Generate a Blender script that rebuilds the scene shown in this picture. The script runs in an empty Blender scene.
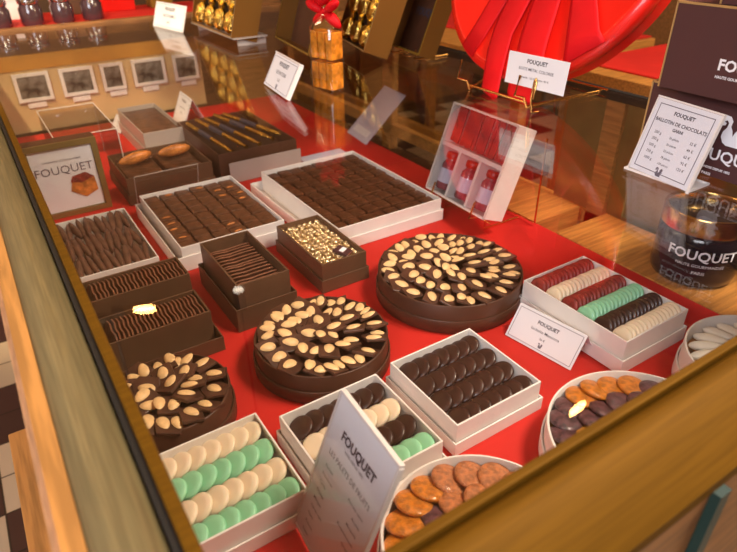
import bpy, bmesh, math, random
from mathutils import Vector, Matrix
random.seed(7)
PI = math.pi
sc = bpy.context.scene
COL = sc.collection
G = 0.30            # height of the glass top above the red cloth (cloth top is z = 0)

# ------------------------------------------------------------------ materials
def mat(name, col, rough=0.5, metal=0.0, noise=0.0, nscale=30, bump=0.0, bscale=60, spec=0.5,
        coat=0.0, sss=0.0, alpha=1.0, trans=0.0, emit=None, estr=0.0, ior=1.45, stretch=None, col2=None):
    m = bpy.data.materials.new(name); m.use_nodes = True
    nt = m.node_tree; b = nt.nodes['Principled BSDF']
    b.inputs['Base Color'].default_value = (*col, 1)
    b.inputs['Roughness'].default_value = rough
    b.inputs['Metallic'].default_value = metal
    b.inputs['Specular IOR Level'].default_value = spec
    b.inputs['Coat Weight'].default_value = coat
    b.inputs['Alpha'].default_value = alpha
    b.inputs['Transmission Weight'].default_value = trans
    b.inputs['IOR'].default_value = ior
    if sss:
        b.inputs['Subsurface Weight'].default_value = sss
        b.inputs['Subsurface Radius'].default_value = (0.01, 0.005, 0.003)
        b.inputs['Subsurface Scale'].default_value = 1.0
    if emit:
        b.inputs['Emission Color'].default_value = (*emit, 1)
        b.inputs['Emission Strength'].default_value = estr
    tc = nt.nodes.new('ShaderNodeTexCoord'); mp = nt.nodes.new('ShaderNodeMapping')
    nt.links.new(tc.outputs['Object'], mp.inputs['Vector'])
    if stretch: mp.inputs['Scale'].default_value = stretch
    if noise or col2:
        n = nt.nodes.new('ShaderNodeTexNoise'); n.inputs['Scale'].default_value = nscale
        n.inputs['Detail'].default_value = 5
        nt.links.new(mp.outputs[0], n.inputs['Vector'])
        r = nt.nodes.new('ShaderNodeValToRGB')
        c2 = col2 if col2 else tuple(c * (1 + noise) for c in col)
        r.color_ramp.elements[0].position = 0.38; r.color_ramp.elements[1].position = 0.62
        r.color_ramp.elements[0].color = (*(c * (1 - noise) for c in col), 1)
        r.color_ramp.elements[1].color = (*c2, 1)
        nt.links.new(n.outputs['Fac'], r.inputs[0]); nt.links.new(r.outputs[0], b.inputs['Base Color'])
    if bump:
        n2 = nt.nodes.new('ShaderNodeTexNoise'); n2.inputs['Scale'].default_value = bscale
        n2.inputs['Detail'].default_value = 3
        nt.links.new(mp.outputs[0], n2.inputs['Vector'])
        bp = nt.nodes.new('ShaderNodeBump'); bp.inputs['Strength'].default_value = bump
        bp.inputs['Distance'].default_value = 0.004
        nt.links.new(n2.outputs['Fac'], bp.inputs['Height']); nt.links.new(bp.outputs[0], b.inputs['Normal'])
    return m

def glass_mat(name, tint=(1, 1, 1), gain=1.0, rough=0.0):
    """thin pane: both faces reflect, the rest goes straight through"""
    m = bpy.data.materials.new(name); m.use_nodes = True; nt = m.node_tree; nt.nodes.clear()
    out = nt.nodes.new('ShaderNodeOutputMaterial'); mix = nt.nodes.new('ShaderNodeMixShader')
    tr = nt.nodes.new('ShaderNodeBsdfTransparent'); tr.inputs[0].default_value = (*tint, 1)
    gl = nt.nodes.new('ShaderNodeBsdfGlossy'); gl.inputs['Roughness'].default_value = rough
    ge = nt.nodes.new('ShaderNodeNewGeometry')
    def mth(op, a, b=None):
        q = nt.nodes.new('ShaderNodeMath'); q.operation = op
        if hasattr(a, 'links'): nt.links.new(a, q.inputs[0])
        else: q.inputs[0].default_value = a
        if b is not None:
            if hasattr(b, 'links'): nt.links.new(b, q.inputs[1])
            else: q.inputs[1].default_value = b
        return q.outputs[0]
    dt = nt.nodes.new('ShaderNodeVectorMath'); dt.operation = 'DOT_PRODUCT'
    nt.links.new(ge.outputs['Incoming'], dt.inputs[0]); nt.links.new(ge.outputs['Normal'], dt.inputs[1])
    c = mth('ABSOLUTE', dt.outputs['Value']); k = mth('POWER', mth('SUBTRACT', 1.0, c), 5.0)
    fr = mth('ADD', mth('MULTIPLY', k, 0.96), 0.04)          # reflectance of one glass face
    nt.links.new(mth('MINIMUM', mth('MULTIPLY', fr, gain), 1.0), mix.inputs[0])
    nt.links.new(tr.outputs[0], mix.inputs[1]); nt.links.new(gl.outputs[0], mix.inputs[2])
    nt.links.new(mix.outputs[0], out.inputs[0])
    return m

M = {}
M['cloth'] = mat('red_cloth', (0.56, 0.012, 0.006), 0.75, bump=0.25, bscale=25, noise=0.06, nscale=8)
M['wood'] = mat('orange_oak', (0.50, 0.21, 0.045), 0.42, noise=0.22, nscale=9, stretch=(1, 14, 14), coat=0.2)
M['woodY'] = mat('orange_oak_long', (0.42, 0.19, 0.05), 0.45, noise=0.22, nscale=9, stretch=(14, 1, 14), coat=0.2)
M['wood_pale'] = mat('pale_oak_edge', (0.56, 0.31, 0.16), 0.5, noise=0.15, nscale=30, stretch=(14, 1, 14))
M['wood_dark'] = mat('dark_brown_wood', (0.075, 0.03, 0.012), 0.5, noise=0.3, nscale=7, stretch=(1, 8, 8))
M['wood_mid'] = mat('mid_brown_wood', (0.23, 0.095, 0.028), 0.45, noise=0.25, nscale=8, stretch=(1, 9, 9))
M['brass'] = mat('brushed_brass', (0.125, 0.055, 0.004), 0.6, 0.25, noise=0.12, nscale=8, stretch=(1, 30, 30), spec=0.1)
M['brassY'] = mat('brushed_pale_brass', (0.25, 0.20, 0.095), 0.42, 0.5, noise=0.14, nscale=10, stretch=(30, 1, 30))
M['brass_wire'] = mat('polished_brass', (0.85, 0.52, 0.18), 0.22, 1.0)
M['olive'] = mat('olive_brass_sheet', (0.33, 0.25, 0.08), 0.35, 0.6, noise=0.2, nscale=6)
M['black'] = mat('black_gap', (0.012, 0.01, 0.008), 0.6)
M['white'] = mat('white_card', (0.86, 0.80, 0.75), 0.55, noise=0.02, nscale=40)
M['paper'] = mat('white_paper', (0.84, 0.84, 0.88), 0.5)
M['paper_blue'] = mat('lilac_paper', (0.60, 0.58, 0.72), 0.45)
M['ink'] = mat('dark_ink', (0.06, 0.05, 0.07), 0.6)
M['ink_soft'] = mat('grey_ink', (0.16, 0.14, 0.18), 0.6)
M['browncard'] = mat('brown_card', (0.080, 0.031, 0.016), 0.42, noise=0.08, nscale=30)
M['browncard2'] = mat('light_brown_card', (0.120, 0.058, 0.029), 0.45, noise=0.08, nscale=30)
M['maroon'] = mat('maroon_card', (0.075, 0.026, 0.026), 0.5)
M['goldedge'] = mat('gold_edge', (0.62, 0.40, 0.16), 0.35, 0.5)
M['goldcard'] = mat('gold_lacquer_card', (0.36, 0.22, 0.03), 0.3, 0.55)
M['goldbrown'] = mat('bronze_card', (0.20, 0.085, 0.015), 0.35, 0.3)
M['gold'] = mat('gold_foil', (0.95, 0.66, 0.16), 0.22, 1.0, bump=0.8, bscale=90)
M['palegold'] = mat('pale_gold_foil', (0.86, 0.68, 0.40), 0.25, 0.9, bump=0.7, bscale=260)
M['choc'] = mat('dark_chocolate', (0.080, 0.034, 0.020), 0.36, noise=0.25, nscale=25, bump=0.15, bscale=90)
M['choc_disc'] = mat('dark_chocolate_smooth', (0.046, 0.019, 0.013), 0.33, noise=0.15, nscale=30)
M['choc_glossy'] = mat('glossy_ganache', (0.085, 0.030, 0.013), 0.28, noise=0.45, nscale=45, bump=0.5, bscale=70)
M['ganache'] = mat('matt_ganache', (0.115, 0.045, 0.020), 0.42, noise=0.3, nscale=45, bump=0.4, bscale=60)
M['tuile'] = mat('milk_chocolate_sheet', (0.19, 0.075, 0.038), 0.42, noise=0.25, nscale=60)
M['finger'] = mat('chocolate_stick', (0.13, 0.062, 0.040), 0.4, noise=0.25, nscale=40, bump=0.4, bscale=60)
M['liner'] = mat('dark_liner', (0.035, 0.014, 0.008), 0.6)
M['almond'] = mat('blanched_almond', (0.86, 0.56, 0.26), 0.4, noise=0.12, nscale=60)
M['cream'] = mat('cream_fondant', (0.86, 0.70, 0.50), 0.35, sss=0.15)
M['mint'] = mat('mint_fondant', (0.30, 0.67, 0.41), 0.35, sss=0.1)
M['darkred'] = mat('raspberry_crisp', (0.24, 0.022, 0.016), 0.45, noise=0.3, nscale=90)
M['dragee'] = mat('white_sugar_almond', (0.84, 0.80, 0.70), 0.35)
M['jorange'] = mat('orange_jelly', (0.52, 0.16, 0.010), 0.3, noise=0.3, nscale=150, bump=0.6, bscale=420, sss=0.15, coat=.3)
M['jrose'] = mat('rose_jelly', (0.44, 0.15, 0.05), 0.34, noise=0.3, nscale=170, bump=0.6, bscale=420, sss=0.15, coat=.3)
M['jamber'] = mat('amber_jelly', (0.34, 0.14, 0.018), 0.32, noise=0.35, nscale=70, bump=0.6, bscale=420, coat=.4)
M['jpurple'] = mat('blackcurrant_jelly', (0.085, 0.035, 0.04), 0.32, noise=0.6, nscale=120, bump=0.5, bscale=420, coat=.4)
M['redmetal'] = mat('red_lacquered_metal', (0.74, 0.012, 0.006), 0.3, coat=0.3, spec=.3)
M['ribbon'] = mat('red_satin_ribbon', (0.60, 0.004, 0.008), 0.55, noise=0.08, nscale=12, spec=.2)
M['redstick'] = mat('red_sugar_stick', (0.36, 0.022, 0.010), 0.35, noise=0.4, nscale=50)
M['vial'] = mat('red_purple_candy', (0.22, 0.05, 0.07), 0.2, noise=0.5, nscale=60, coat=0.6)
M['silver'] = mat('silver_foil', (0.7, 0.7, 0.75), 0.2, 1.0)
M['amber'] = mat('amber_candied_slab', (0.70, 0.25, 0.02), 0.25, noise=0.4, nscale=40, bump=0.6, bscale=60, sss=0.2)
M['candied'] = mat('candied_orange', (0.60, 0.20, 0.04), 0.35, noise=0.35, nscale=50, bump=0.6, bscale=90)
M['blacklac'] = mat('black_lacquer', (0.014, 0.011, 0.014), 0.18, coat=0.5)
M['tan'] = mat('tan_painted_panel', (0.62, 0.43, 0.21), 0.6, noise=0.06, nscale=6)
M['tanborder'] = mat('gold_painted_panel', (0.55, 0.25, 0.035), 0.5, noise=0.1, nscale=6)
M['photo_grey'] = mat('grey_photograph', (0.015, 0.013, 0.012), 0.4, col2=(0.22, 0.20, 0.17), nscale=38)
M['ceil'] = mat('cream_ceiling', (0.72, 0.52, 0.33), 0.8)
M['wall'] = mat('brown_wall', (0.16, 0.08, 0.035), 0.7, noise=0.15, nscale=3)
M['wallpale'] = mat('tan_wall', (0.55, 0.36, 0.19), 0.7)
M['green'] = mat('dark_green_metal', (0.012, 0.035, 0.03), 0.4)
M['jarglass'] = mat('dark_jam', (0.06, 0.03, 0.035), 0.15, coat=0.8)
M['filament'] = mat('glowing_filament', (1, 0.6, 0.2), 0.5, emit=(1.0, 0.70, 0.32), estr=90)
M['spotface'] = mat('lit_spot_lens', (1, 1, 1), 0.5, emit=(1.0, 0.86, 0.68), estr=9)
M['amberglass'] = glass_mat('amber_bulb_glass', (1.0, 0.78, 0.45))
M['glass'] = glass_mat('shop_glass', (0.985, 0.98, 0.97))
M['acrylic'] = glass_mat('clear_acrylic', (0.97, 0.97, 0.98), gain=1.0)
M['cello'] = glass_mat('cellophane', (0.96, 0.95, 0.93), gain=1.6, rough=0.08)
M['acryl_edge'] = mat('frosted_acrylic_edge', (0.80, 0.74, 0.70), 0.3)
M['acryl_edge2'] = mat('dim_acrylic_edge', (0.42, 0.36, 0.32), 0.3)
M['mat_coir'] = mat('orange_brown_coir', (0.30, 0.11, 0.03), 0.8, noise=0.5, nscale=90, bump=0.6)

def tile_mat():
    m = bpy.data.materials.new('cement_floor_tiles'); m.use_nodes = True; nt = m.node_tree
    b = nt.nodes['Principled BSDF']; b.inputs['Roughness'].default_value = 0.45
    tc = nt.nodes.new('ShaderNodeTexCoord'); mp = nt.nodes.new('ShaderNodeMapping')
    nt.links.new(tc.outputs['Object'], mp.inputs['Vector'])
    mp.inputs['Location'].default_value = (0.26, -1.355, 0.1)
    ch = nt.nodes.new('ShaderNodeTexChecker'); ch.inputs['Scale'].default_value = 1 / 0.275
    ch.inputs['Color1'].default_value = (0.050, 0.016, 0.014, 1); ch.inputs['Color2'].default_value = (0.56, 0.42, 0.27, 1)
    nt.links.new(mp.outputs[0], ch.inputs['Vector'])
    br = nt.nodes.new('ShaderNodeTexBrick'); br.inputs['Scale'].default_value = 1.0
    br.offset = 0.0; br.inputs['Brick Width'].default_value = 0.275; br.inputs['Row Height'].default_value = 0.1375
    br.inputs['Mortar Size'].default_value = 0.0025
    br.inputs['Color1'].default_value = (1, 1, 1, 1); br.inputs['Color2'].default_value = (0.85, 0.85, 0.85, 1)
    br.inputs['Mortar'].default_value = (0.12, 0.10, 0.09, 1)
    nt.links.new(mp.outputs[0], br.inputs['Vector'])
    mx = nt.nodes.new('ShaderNodeMixRGB'); mx.blend_type = 'MULTIPLY'; mx.inputs[0].default_value = 1
    nt.links.new(ch.outputs['Color'], mx.inputs[1]); nt.links.new(br.outputs['Color'], mx.inputs[2])
    nt.links.new(mx.outputs[0], b.inputs['Base Color'])
    return m
M['tiles'] = tile_mat()

# ------------------------------------------------------------------ mesh helpers
class MB:
    """collects shapes into one bmesh"""
    def __init__(s): s.bm = bmesh.new(); s.X = Matrix.Identity(4)
    def _v(s, p): return s.bm.verts.new(s.X @ Vector(p))
    def box(s, x0, y0, z0, x1, y1, z1):
        v = [s._v((x, y, z)) for z in (z0, z1) for y in (y0, y1) for x in (x0, x1)]
        for f in ((0, 2, 3, 1), (4, 5, 7, 6), (0, 1, 5, 4), (2, 6, 7, 3), (1, 3, 7, 5), (0, 4, 6, 2)):
            s.bm.faces.new([v[i] for i in f])
        return s
    def prism(s, pts, z0, z1):
        """closed polygon (counter-clockwise xy points) extruded in z"""
        a = [s._v((x, y, z0)) for x, y in pts]; b = [s._v((x, y, z1)) for x, y in pts]
        n = len(pts)
        s.bm.faces.new(a[::-1]); s.bm.faces.new(b)
        for i in range(n): s.bm.faces.new((a[i], a[(i + 1) % n], b[(i + 1) % n], b[i]))
        return s
    def lathe(s, prof, n=32, cx=0, cy=0, cz=0, close=False):
        """prof: list of (r, z); r == 0 ends become a point"""
        rings = []
        for r, z in prof:
            if r < 1e-6: rings.append([s._v((cx, cy, cz + z))])
            else: rings.append([s._v((cx + r * math.cos(2 * PI * i / n), cy + r * math.sin(2 * PI * i / n), cz + z)) for i in range(n)])
        if close: rings.append(rings[0])
        for a, b in zip(rings, rings[1:]):
            for i in range(n):
                j = (i + 1) % n
                if len(a) == 1 and len(b) == 1: break
                if len(a) == 1: s.bm.faces.new((a[0], b[j], b[i]))
                elif len(b) == 1: s.bm.faces.new((a[i], a[j], b[0]))
                else: s.bm.faces.new((a[i], a[j], b[j], b[i]))
        return s
    def tube(s, pts, r, n=8):
        pts = [Vector(p) for p in pts]; rings = []
        for i, p in enumerate(pts):
            d = (pts[min(i + 1, len(pts) - 1)] - pts[max(i - 1, 0)]).normalized()
            a = d.cross(Vector((0, 0, 1)))
            if a.length < 0.05: a = d.cross(Vector((1, 0, 0)))
            a.normalize(); b = d.cross(a)
            rings.append([s._v(p + r * (math.cos(2 * PI * k / n) * a + math.sin(2 * PI * k / n) * b)) for k in range(n)])
        for A, B in zip(rings, rings[1:]):
            for k in range(n): s.bm.faces.new((A[k], A[(k + 1) % n], B[(k + 1) % n], B[k]))
        s.bm.faces.new(rings[0][::-1]); s.bm.faces.new(rings[-1])
        return s
    def ell(s, c, rx, ry, rz, nu=12, nv=7, taper=0.0):
        prof = [(math.sin(PI * i / nv), -math.cos(PI * i / nv)) for i in range(nv + 1)]
        rings = []
        for r, z in prof:
            if r < 1e-6: rings.append([s._v((c[0], c[1], c[2] + rz * z))])
            else:
                rg = []
                for k in range(nu):
                    a = 2 * PI * k / nu; x = math.cos(a) * r; y = math.sin(a) * r * (1 - taper * x)
                    rg.append(s._v((c[0] + rx * x, c[1] + ry * y, c[2] + rz * z)))
                rings.append(rg)
        for a, b in zip(rings, rings[1:]):
            for i in range(nu):
                j = (i + 1) % nu
                if len(a) == 1: s.bm.faces.new((a[0], b[j], b[i]))
                elif len(b) == 1: s.bm.faces.new((a[i], a[j], b[0]))
                else: s.bm.faces.new((a[i], a[j], b[j], b[i]))
        return s
    def grid(s, P):
        """sheet from a 2-D list of points"""
        V = [[s._v(p) for p in row] for row in P]
        for i in range(len(V) - 1):
            for j in range(len(V[0]) - 1):
                s.bm.faces.new((V[i][j], V[i + 1][j], V[i + 1][j + 1], V[i][j + 1]))
        return s
    def obj(s, name, m, parent=None, smooth=False, bevel=0.0, mx=None, solid=0.0, segs=2):
        bmesh.ops.recalc_face_normals(s.bm, faces=s.bm.faces)
        me = bpy.data.meshes.new(name); s.bm.to_mesh(me); s.bm.free()
        o = bpy.data.objects.new(name, me); COL.objects.link(o)
        me.materials.append(m)
        if smooth:
            for p in me.polygons: p.use_smooth = True
        if parent: o.parent = parent
        if mx: o.matrix_local = mx
        if solid:
            md = o.modifiers.new('t', 'SOLIDIFY'); md.thickness = solid; md.offset = 0
        if bevel:
            md = o.modifiers.new('b', 'BEVEL'); md.width = bevel; md.segments = segs; md.limit_method = 'ANGLE'
        if smooth and not bevel:
            try: me.set_sharp_from_angle(angle=math.radians(50))
            except Exception: pass
        return o

def tag(o, label=None, cat=None, group=None, kind=None):
    if label: o['label'] = label
    if cat: o['category'] = cat
    if group: o['group'] = group
    if kind: o['kind'] = kind
    return o
def thing(name, label, cat, loc=(0, 0, 0), rz=0.0, group=None, mx=None):
    o = bpy.data.objects.new(name, None); COL.objects.link(o)
    o.empty_display_size = 0.02
    if mx is not None: o.matrix_world = mx
    else: o.location = loc; o.rotation_euler = (0, 0, rz)
    return tag(o, label, cat, group)
def dup(o, mx, label=None, group=None):
    c = o.copy(); COL.objects.link(c); c.matrix_world = mx
    if label: c['label'] = label
    if group: c['group'] = group
    for ch in o.children:
        d = ch.copy(); COL.objects.link(d); d.parent = c
    return c
def T(x, y, z): return Matrix.Translation((x, y, z))
def RX(a): return Matrix.Rotation(a, 4, 'X')
def RY(a): return Matrix.Rotation(a, 4, 'Y')
def RZ(a): return Matrix.Rotation(a, 4, 'Z')
def frame(o, right, up):
    """matrix whose x axis is right, y axis is up, z axis is the facing normal"""
    r = Vector(right).normalized(); n = r.cross(Vector(up)).normalized(); u = n.cross(r)
    m = Matrix.Identity(4)
    for i, a in enumerate((r, u, n)):
        for k in range(3): m[k][i] = a[k]
    for k in range(3): m[k][3] = o[k]
    return m
def lean(o, az, t):
    """card standing at o, right axis at azimuth az, leaning back by t"""
    r = Vector((math.cos(az), math.sin(az), 0)); n = r.cross(Vector((0, 0, 1)))
    return frame(o, r, Vector((0, 0, math.cos(t))) - n * math.sin(t))

def text(name, lines, m, parent, z=0.0006, off=0.0, depth=0.0):
    """lines: (string, x, y, size, align) laid out in the parent's xy plane, joined into one mesh"""
    bm = bmesh.new()
    for ln in lines:
        st, x, y, size, al = ln[:5]
        cu = bpy.data.curves.new('t', 'FONT'); cu.body = st; cu.size = size; cu.align_x = al
        cu.offset = (ln[5] if len(ln) > 5 else off) * size; cu.extrude = depth; cu.resolution_u = 2
        ob = bpy.data.objects.new('t', cu)
        me = bpy.data.meshes.new_from_object(ob)
        me.transform(Matrix.Translation((x, y, z))); bm.from_mesh(me)
        bpy.data.objects.remove(ob); bpy.data.meshes.remove(me); bpy.data.curves.remove(cu)
    me = bpy.data.meshes.new(name); bm.to_mesh(me); bm.free(); me.materials.append(m)
    o = bpy.data.objects.new(name, me); COL.objects.link(o); o.parent = parent
    return o
def leaf_logo(x, y, s):
    """curled-tail squirrel emblem outline"""
    P = [(-.10, -.50), (.30, -.50), (.33, -.44), (.24, -.38), (.30, -.22), (.26, -.08), (.40, .00), (.42, .06), (.34, .08), (.30, .14), (.38, .22),
         (.36, .34), (.26, .42), (.22, .54), (.16, .44), (.06, .38), (.00, .26), (.02, .12), (-.06, -.02), (-.10, -.16), (-.16, .04), (-.24, .16), (-.22, .34),
         (-.32, .48), (-.48, .50), (-.60, .40), (-.62, .24), (-.54, .14), (-.44, .16), (-.42, .24), (-.50, .28), (-.42, .34), (-.34, .26), (-.36, .10), (-.46, -.06), (-.48, -.24), (-.38, -.42), (-.24, -.50)]
    return [(x + a * s, y + b * s) for a, b in P]
def poly(name, pts, m, parent, z=0.0006, th=0.0004):
    return MB().prism(pts, z, z + th).obj(name, m, parent)
def border(w, h, inset, t, z=0.0006):
    b = MB()
    for x0, y0, x1, y1 in ((inset, inset, w - inset, inset + t), (inset, h - inset - t, w - inset, h - inset),
                           (inset, inset, inset + t, h - inset), (w - inset - t, inset, w - inset, h - inset)):
        b.box(x0, y0, z, x1, y1, z + 0.0002)
    return b

# ------------------------------------------------------------------ setting
def struct(name, mb, m, **k):
    return tag(mb.obj(name, m, **k), kind='structure')
FZ = -0.65
struct('floor', MB().box(-3, -2.5, FZ - .05, 4.6, 5.2, FZ), M['tiles'])
struct('ceiling', MB().box(-3, -2.5, 2.35, 4.6, 5.2, 2.4), M['ceil'])
struct('wall_back', MB().box(-3, 5.2, FZ, 4.6, 5.3, 2.35), M['wall'])
struct('wall_right', MB().box(4.6, -2.5, FZ, 4.7, 5.2, 2.35), M['wall'])
struct('wall_left', MB().box(-3.1, -2.5, FZ, -3.0, 5.2, 2.35), M['wallpale'])
struct('wall_front', MB().box(-3, -2.6, FZ, 4.6, -2.5, 2.35), M['wall'])

# ------------------------------------------------------------------ the display case
case = thing('display_case', 'long glass-topped chocolate display case framed in brass and oak', 'display case', (0, 0, FZ))
inv = T(0, 0, -FZ)
def cpart(name, mb, m, **k):
    return mb.obj(name, m, case, mx=inv, **k)
cpart('glass_top', MB().box(.0385, .2065, G - .006, 1.291, 2.75, G), M['glass'])
b = MB()                                                       # front rail: half-round brass
def halfround(mb, axis, a0, a1, lo, hi, ztop, zlow, n=10, slope=False):
    pr = [(lo, zlow)]
    for i in range(n + 1):
        t = i / n; c = lo + (hi - lo) * t
        pr.append((c, zlow + (ztop - zlow) * ((1 - .72 * (1 - t) ** 1.5 - .25 * t ** 8) if slope else (0.62 + 0.38 * math.sin(PI * (0.06 + 0.88 * t))))))
    pr.append((hi, zlow))
    def P(c, z, a): return (a, c, z) if axis == 'x' else (c, a, z)
    A = [mb._v(P(c, z, a0)) for c, z in pr]; B = [mb._v(P(c, z, a1)) for c, z in pr]
    n2 = len(pr)
    mb.bm.faces.new(A); mb.bm.faces.new(B[::-1])
    for i in range(n2): mb.bm.faces.new((A[i], A[(i + 1) % n2], B[(i + 1) % n2], B[i]))
    return mb
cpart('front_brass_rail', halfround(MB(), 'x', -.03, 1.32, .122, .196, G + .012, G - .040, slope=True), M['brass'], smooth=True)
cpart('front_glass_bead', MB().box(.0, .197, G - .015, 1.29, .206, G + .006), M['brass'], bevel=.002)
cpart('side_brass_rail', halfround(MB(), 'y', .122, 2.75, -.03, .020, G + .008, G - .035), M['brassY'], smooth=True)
cpart('glazing_gap', MB().box(.0205, .14, G - .03, .0265, 2.75, G - .001), M['black'])
cpart('side_glass_bead', MB().box(.027, .207, G - .02, .038, 2.75, G + .004), M['brass'], bevel=.002)
cpart('side_oak_board', MB().box(-.046, .10, -.22, -.030, 2.75, G - .004), M['woodY'])
cpart('side_oak_edge', MB().box(-.052, .10, G - .10, -.0462, 2.75, G - .012), M['wood_pale'])
cpart('front_oak_apron', MB().box(-.03, .124, -.30, 1.32, .131, G - .036), M['wood_mid'])
cpart('apron_bracket', MB().box(.42, .115, .02, .436, .1235, .26), M['green'])
cpart('side_lining', MB().box(-.03, .14, -.12, -.012, 2.75, G - .04), M['wood_mid'])
cpart('base_board', MB().box(-.03, .14, -.14, 1.32, 2.75, -.12), M['wood_dark'])
cpart('plinth', MB().box(.0, .18, FZ, 1.28, 2.72, -.142), M['wood_mid'])
cpart('end_board', MB().box(-.03, 2.75, FZ, 1.32, 2.78, G + .01), M['wood_mid'])
cpart('side_oak_shelf', MB().box(-.132, .05, -.13, -.0465, .976, -.10), M['woodY'], bevel=.002)
cpart('rear_rail', MB().box(1.292, .122, G - .022, 1.308, 2.75, G + .001), M['black'])
for y0, w in ((.865, .052), (1.84, .06), (2.70, .05)):
    cpart('rear_post', MB().box(1.29, y0, -.12, 1.32, y0 + w, G - .023), M['woodY'])
for y0, y1 in ((.19, .52), (.525, .862), (.92, 1.04)):
    cpart('rear_brass_door', MB().box(1.300, y0, -.02, 1.306, y1, G - .024), M['olive'])
cpart('rear_glass', MB().box(1.300, 1.05, -.02, 1.304, 1.83, G - .024), M['glass'])
cpart('rear_sill', MB().box(1.29, .19, -.06, 1.32, 2.7, -.021), M['wood'])
cpart('cloth_platform', MB().box(.0, .205, -.12, 1.085, 2.42, -.006), M['wood_dark'])

tag(MB().box(.0, .205, -.005, 1.09, 2.42, -.0008).obj('red_tablecloth', M['cloth'], bevel=.002),
    'bright red cloth lying flat under the chocolates in the case', 'cloth')
tag(MB().box(1.095, .20, -.12, 1.286, .85, -.002).obj('oak_riser', M['wood'], bevel=.002),
    'orange oak board behind the red cloth, by the black jar', 'riser')
tag(MB().box(1.095, .915, -.12, 1.262, 1.33, -.002).obj('oak_riser', M['wood'], bevel=.002),
    'orange oak board behind the red cloth, behind the clear gift box', 'riser')

# glass reflection of a tan wall and its photographs, built as solid pieces
pan = thing('reflected_photo_wall', 'reflection of a tan wall with a gold band, built as a solid panel', 'panel', (0, 2.455, 0))
MB().box(.0, 0, 0.001, .785, .02, .215).obj('board', M['tan'], pan)
MB().box(.0, -.004, .2155, .785, .02, .262).obj('gold_band', M['tanborder'], pan)
shots = [(.002, .045, 'cut by the left picture edge'), (.112, .228, 'second from left, with pale figures'),
         (.262, .378, 'third from left, wide and dark'), (.402, .484, 'narrow upright one, fourth from left'),
         (.515, .640, 'fifth from left, with bright figures'), (.672, .770, 'last on the right')]
for i, (x0, x1, d) in enumerate(shots):
    t = thing('reflected_photograph', 'reflected black and white photograph on the tan panel, ' + d, 'photograph', (x0, 2.452, .108), group=None)
    w = x1 - x0; h = .098
    fr = MB(); z1 = -.003
    for a in ((0, 0, w, .012), (0, h - .012, w, h), (0, .012, .012, h - .012), (w - .012, .012, w, h - .012)):
        fr.box(a[0], -.008, a[1], a[2], 0, a[3])
    fr.obj('frame', M['white'], t, bevel=.001)
    MB().box(.012, -.004, .012, w - .012, -.001, h - .012).obj('print', M['photo_grey'], t)
    l = MB().box(x0 + w * .22, 2.449, .086, x0 + w * .22 + min(.06, w), 2.452, .104)
    tag(l.obj('reflected_caption', M['white']), 'tiny reflected white caption card under the photograph ' + d, 'card')
# ledge beyond the panel
cl = MB().box(.0, 2.476, .18, .785, 2.74, .262)
tag(cl.obj('oak_ledge', M['wood_dark'], bevel=.002), 'dark brown wooden ledge under the glass behind the photographs', 'ledge')

# jars shelf beyond the case
sh = thing('wall_shelf', 'wooden shelf with a red runner beyond the far end of the case', 'shelf', (0, 2.84, FZ + .058))
MB().box(-.6, 0, .85, 1.05, .5, .88).obj('shelf_board', M['wood_mid'], sh)
MB().box(-.6, -.01, .80, 1.05, .0, .883).obj('shelf_lip', M['wood'], sh)
MB().box(-.55, .03, -.058, 1.0, .48, .849).obj('cabinet', M['wood_dark'], sh)
MB().box(-.6, .012, .8805, 1.05, .45, .884).obj('runner', M['cloth'], sh)
jar = thing('jam_jar', 'small dark jam jar on the red-covered shelf, leftmost', 'jar', (.035, 2.925, FZ + .9435))
MB().lathe([(0, 0), (.040, 0), (.044, .006), (.044, .062), (.036, .074), (.036, .080), (0, .080)], 20).obj('glass_body', M['jarglass'], jar, smooth=True)
MB().lathe([(0, .0805), (.039, .0805), (.041, .084), (.041, .097), (.038, .099), (0, .099)], 20).obj('lid', M['silver'], jar, smooth=True)
for i, d in enumerate(('second from the left', 'third from the left', 'fourth from the left', 'last before the gap')):
    dup(jar, T(.155 + i * .118, 2.925 + .008 * i, FZ + .9435), 'small dark jam jar on the red-covered shelf, ' + d)
for i, (x, w, h, m, lb) in enumerate(((.24, .13, .09, 'white', 'white carton at the back of the jam shelf'), (.44, .12, .11, 'browncard2', 'brown carton at the back of the jam shelf'),
                                    (.66, .15, .07, 'redmetal', 'low red carton at the back of the jam shelf'), (.86, .10, .12, 'goldcard', 'gold carton at the back of the jam shelf'))):
    k = thing('carton', lb, 'box', (x, 3.14, FZ + .9425))
    MB().box(-w / 2, 0, 0, w / 2, .09, h * .8).obj('box_body', M[m], k, bevel=.002)
    MB().box(-w / 2 - .002, -.002, h * .8 + .0005, w / 2 + .002, .092, h).obj('lid', M[m], k, bevel=.002)

# display tables to the right beyond the case
def table(name, label, x0, y0, x1, y1, top, red=False):
    t = thing(name, label, 'table', (x0, y0, FZ)); w = x1 - x0; d = y1 - y0; h = top - FZ
    MB().box(0, 0, h - .04, w, d, h).obj('table_top', M['wood'], t, bevel=.003)
    MB().box(.02, .02, h - .10, w - .02, d - .02, h - .041).obj('apron', M['wood_mid'], t)
    for a, c in ((.02, .02), (w - .07, .02), (.02, d - .07), (w - .07, d - .07)):
        MB().box(a, c, 0, a + .05, c + .05, h - .101).obj('leg', M['wood'], t, bevel=.003)
    MB().box(.03, .071, h * .45, .06, d - .071, h * .45 + .05).obj('stretcher', M['wood'], t)
    return t
table('wooden_table', 'oak table beyond the case, seen left of the red round box', 1.72, 1.60, 2.5, 3.1, .20)
table('wooden_table', 'oak table beyond the case, seen between the red round box and the brown boxes', 1.78, .45, 2.6, 1.5, .20)
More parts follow.
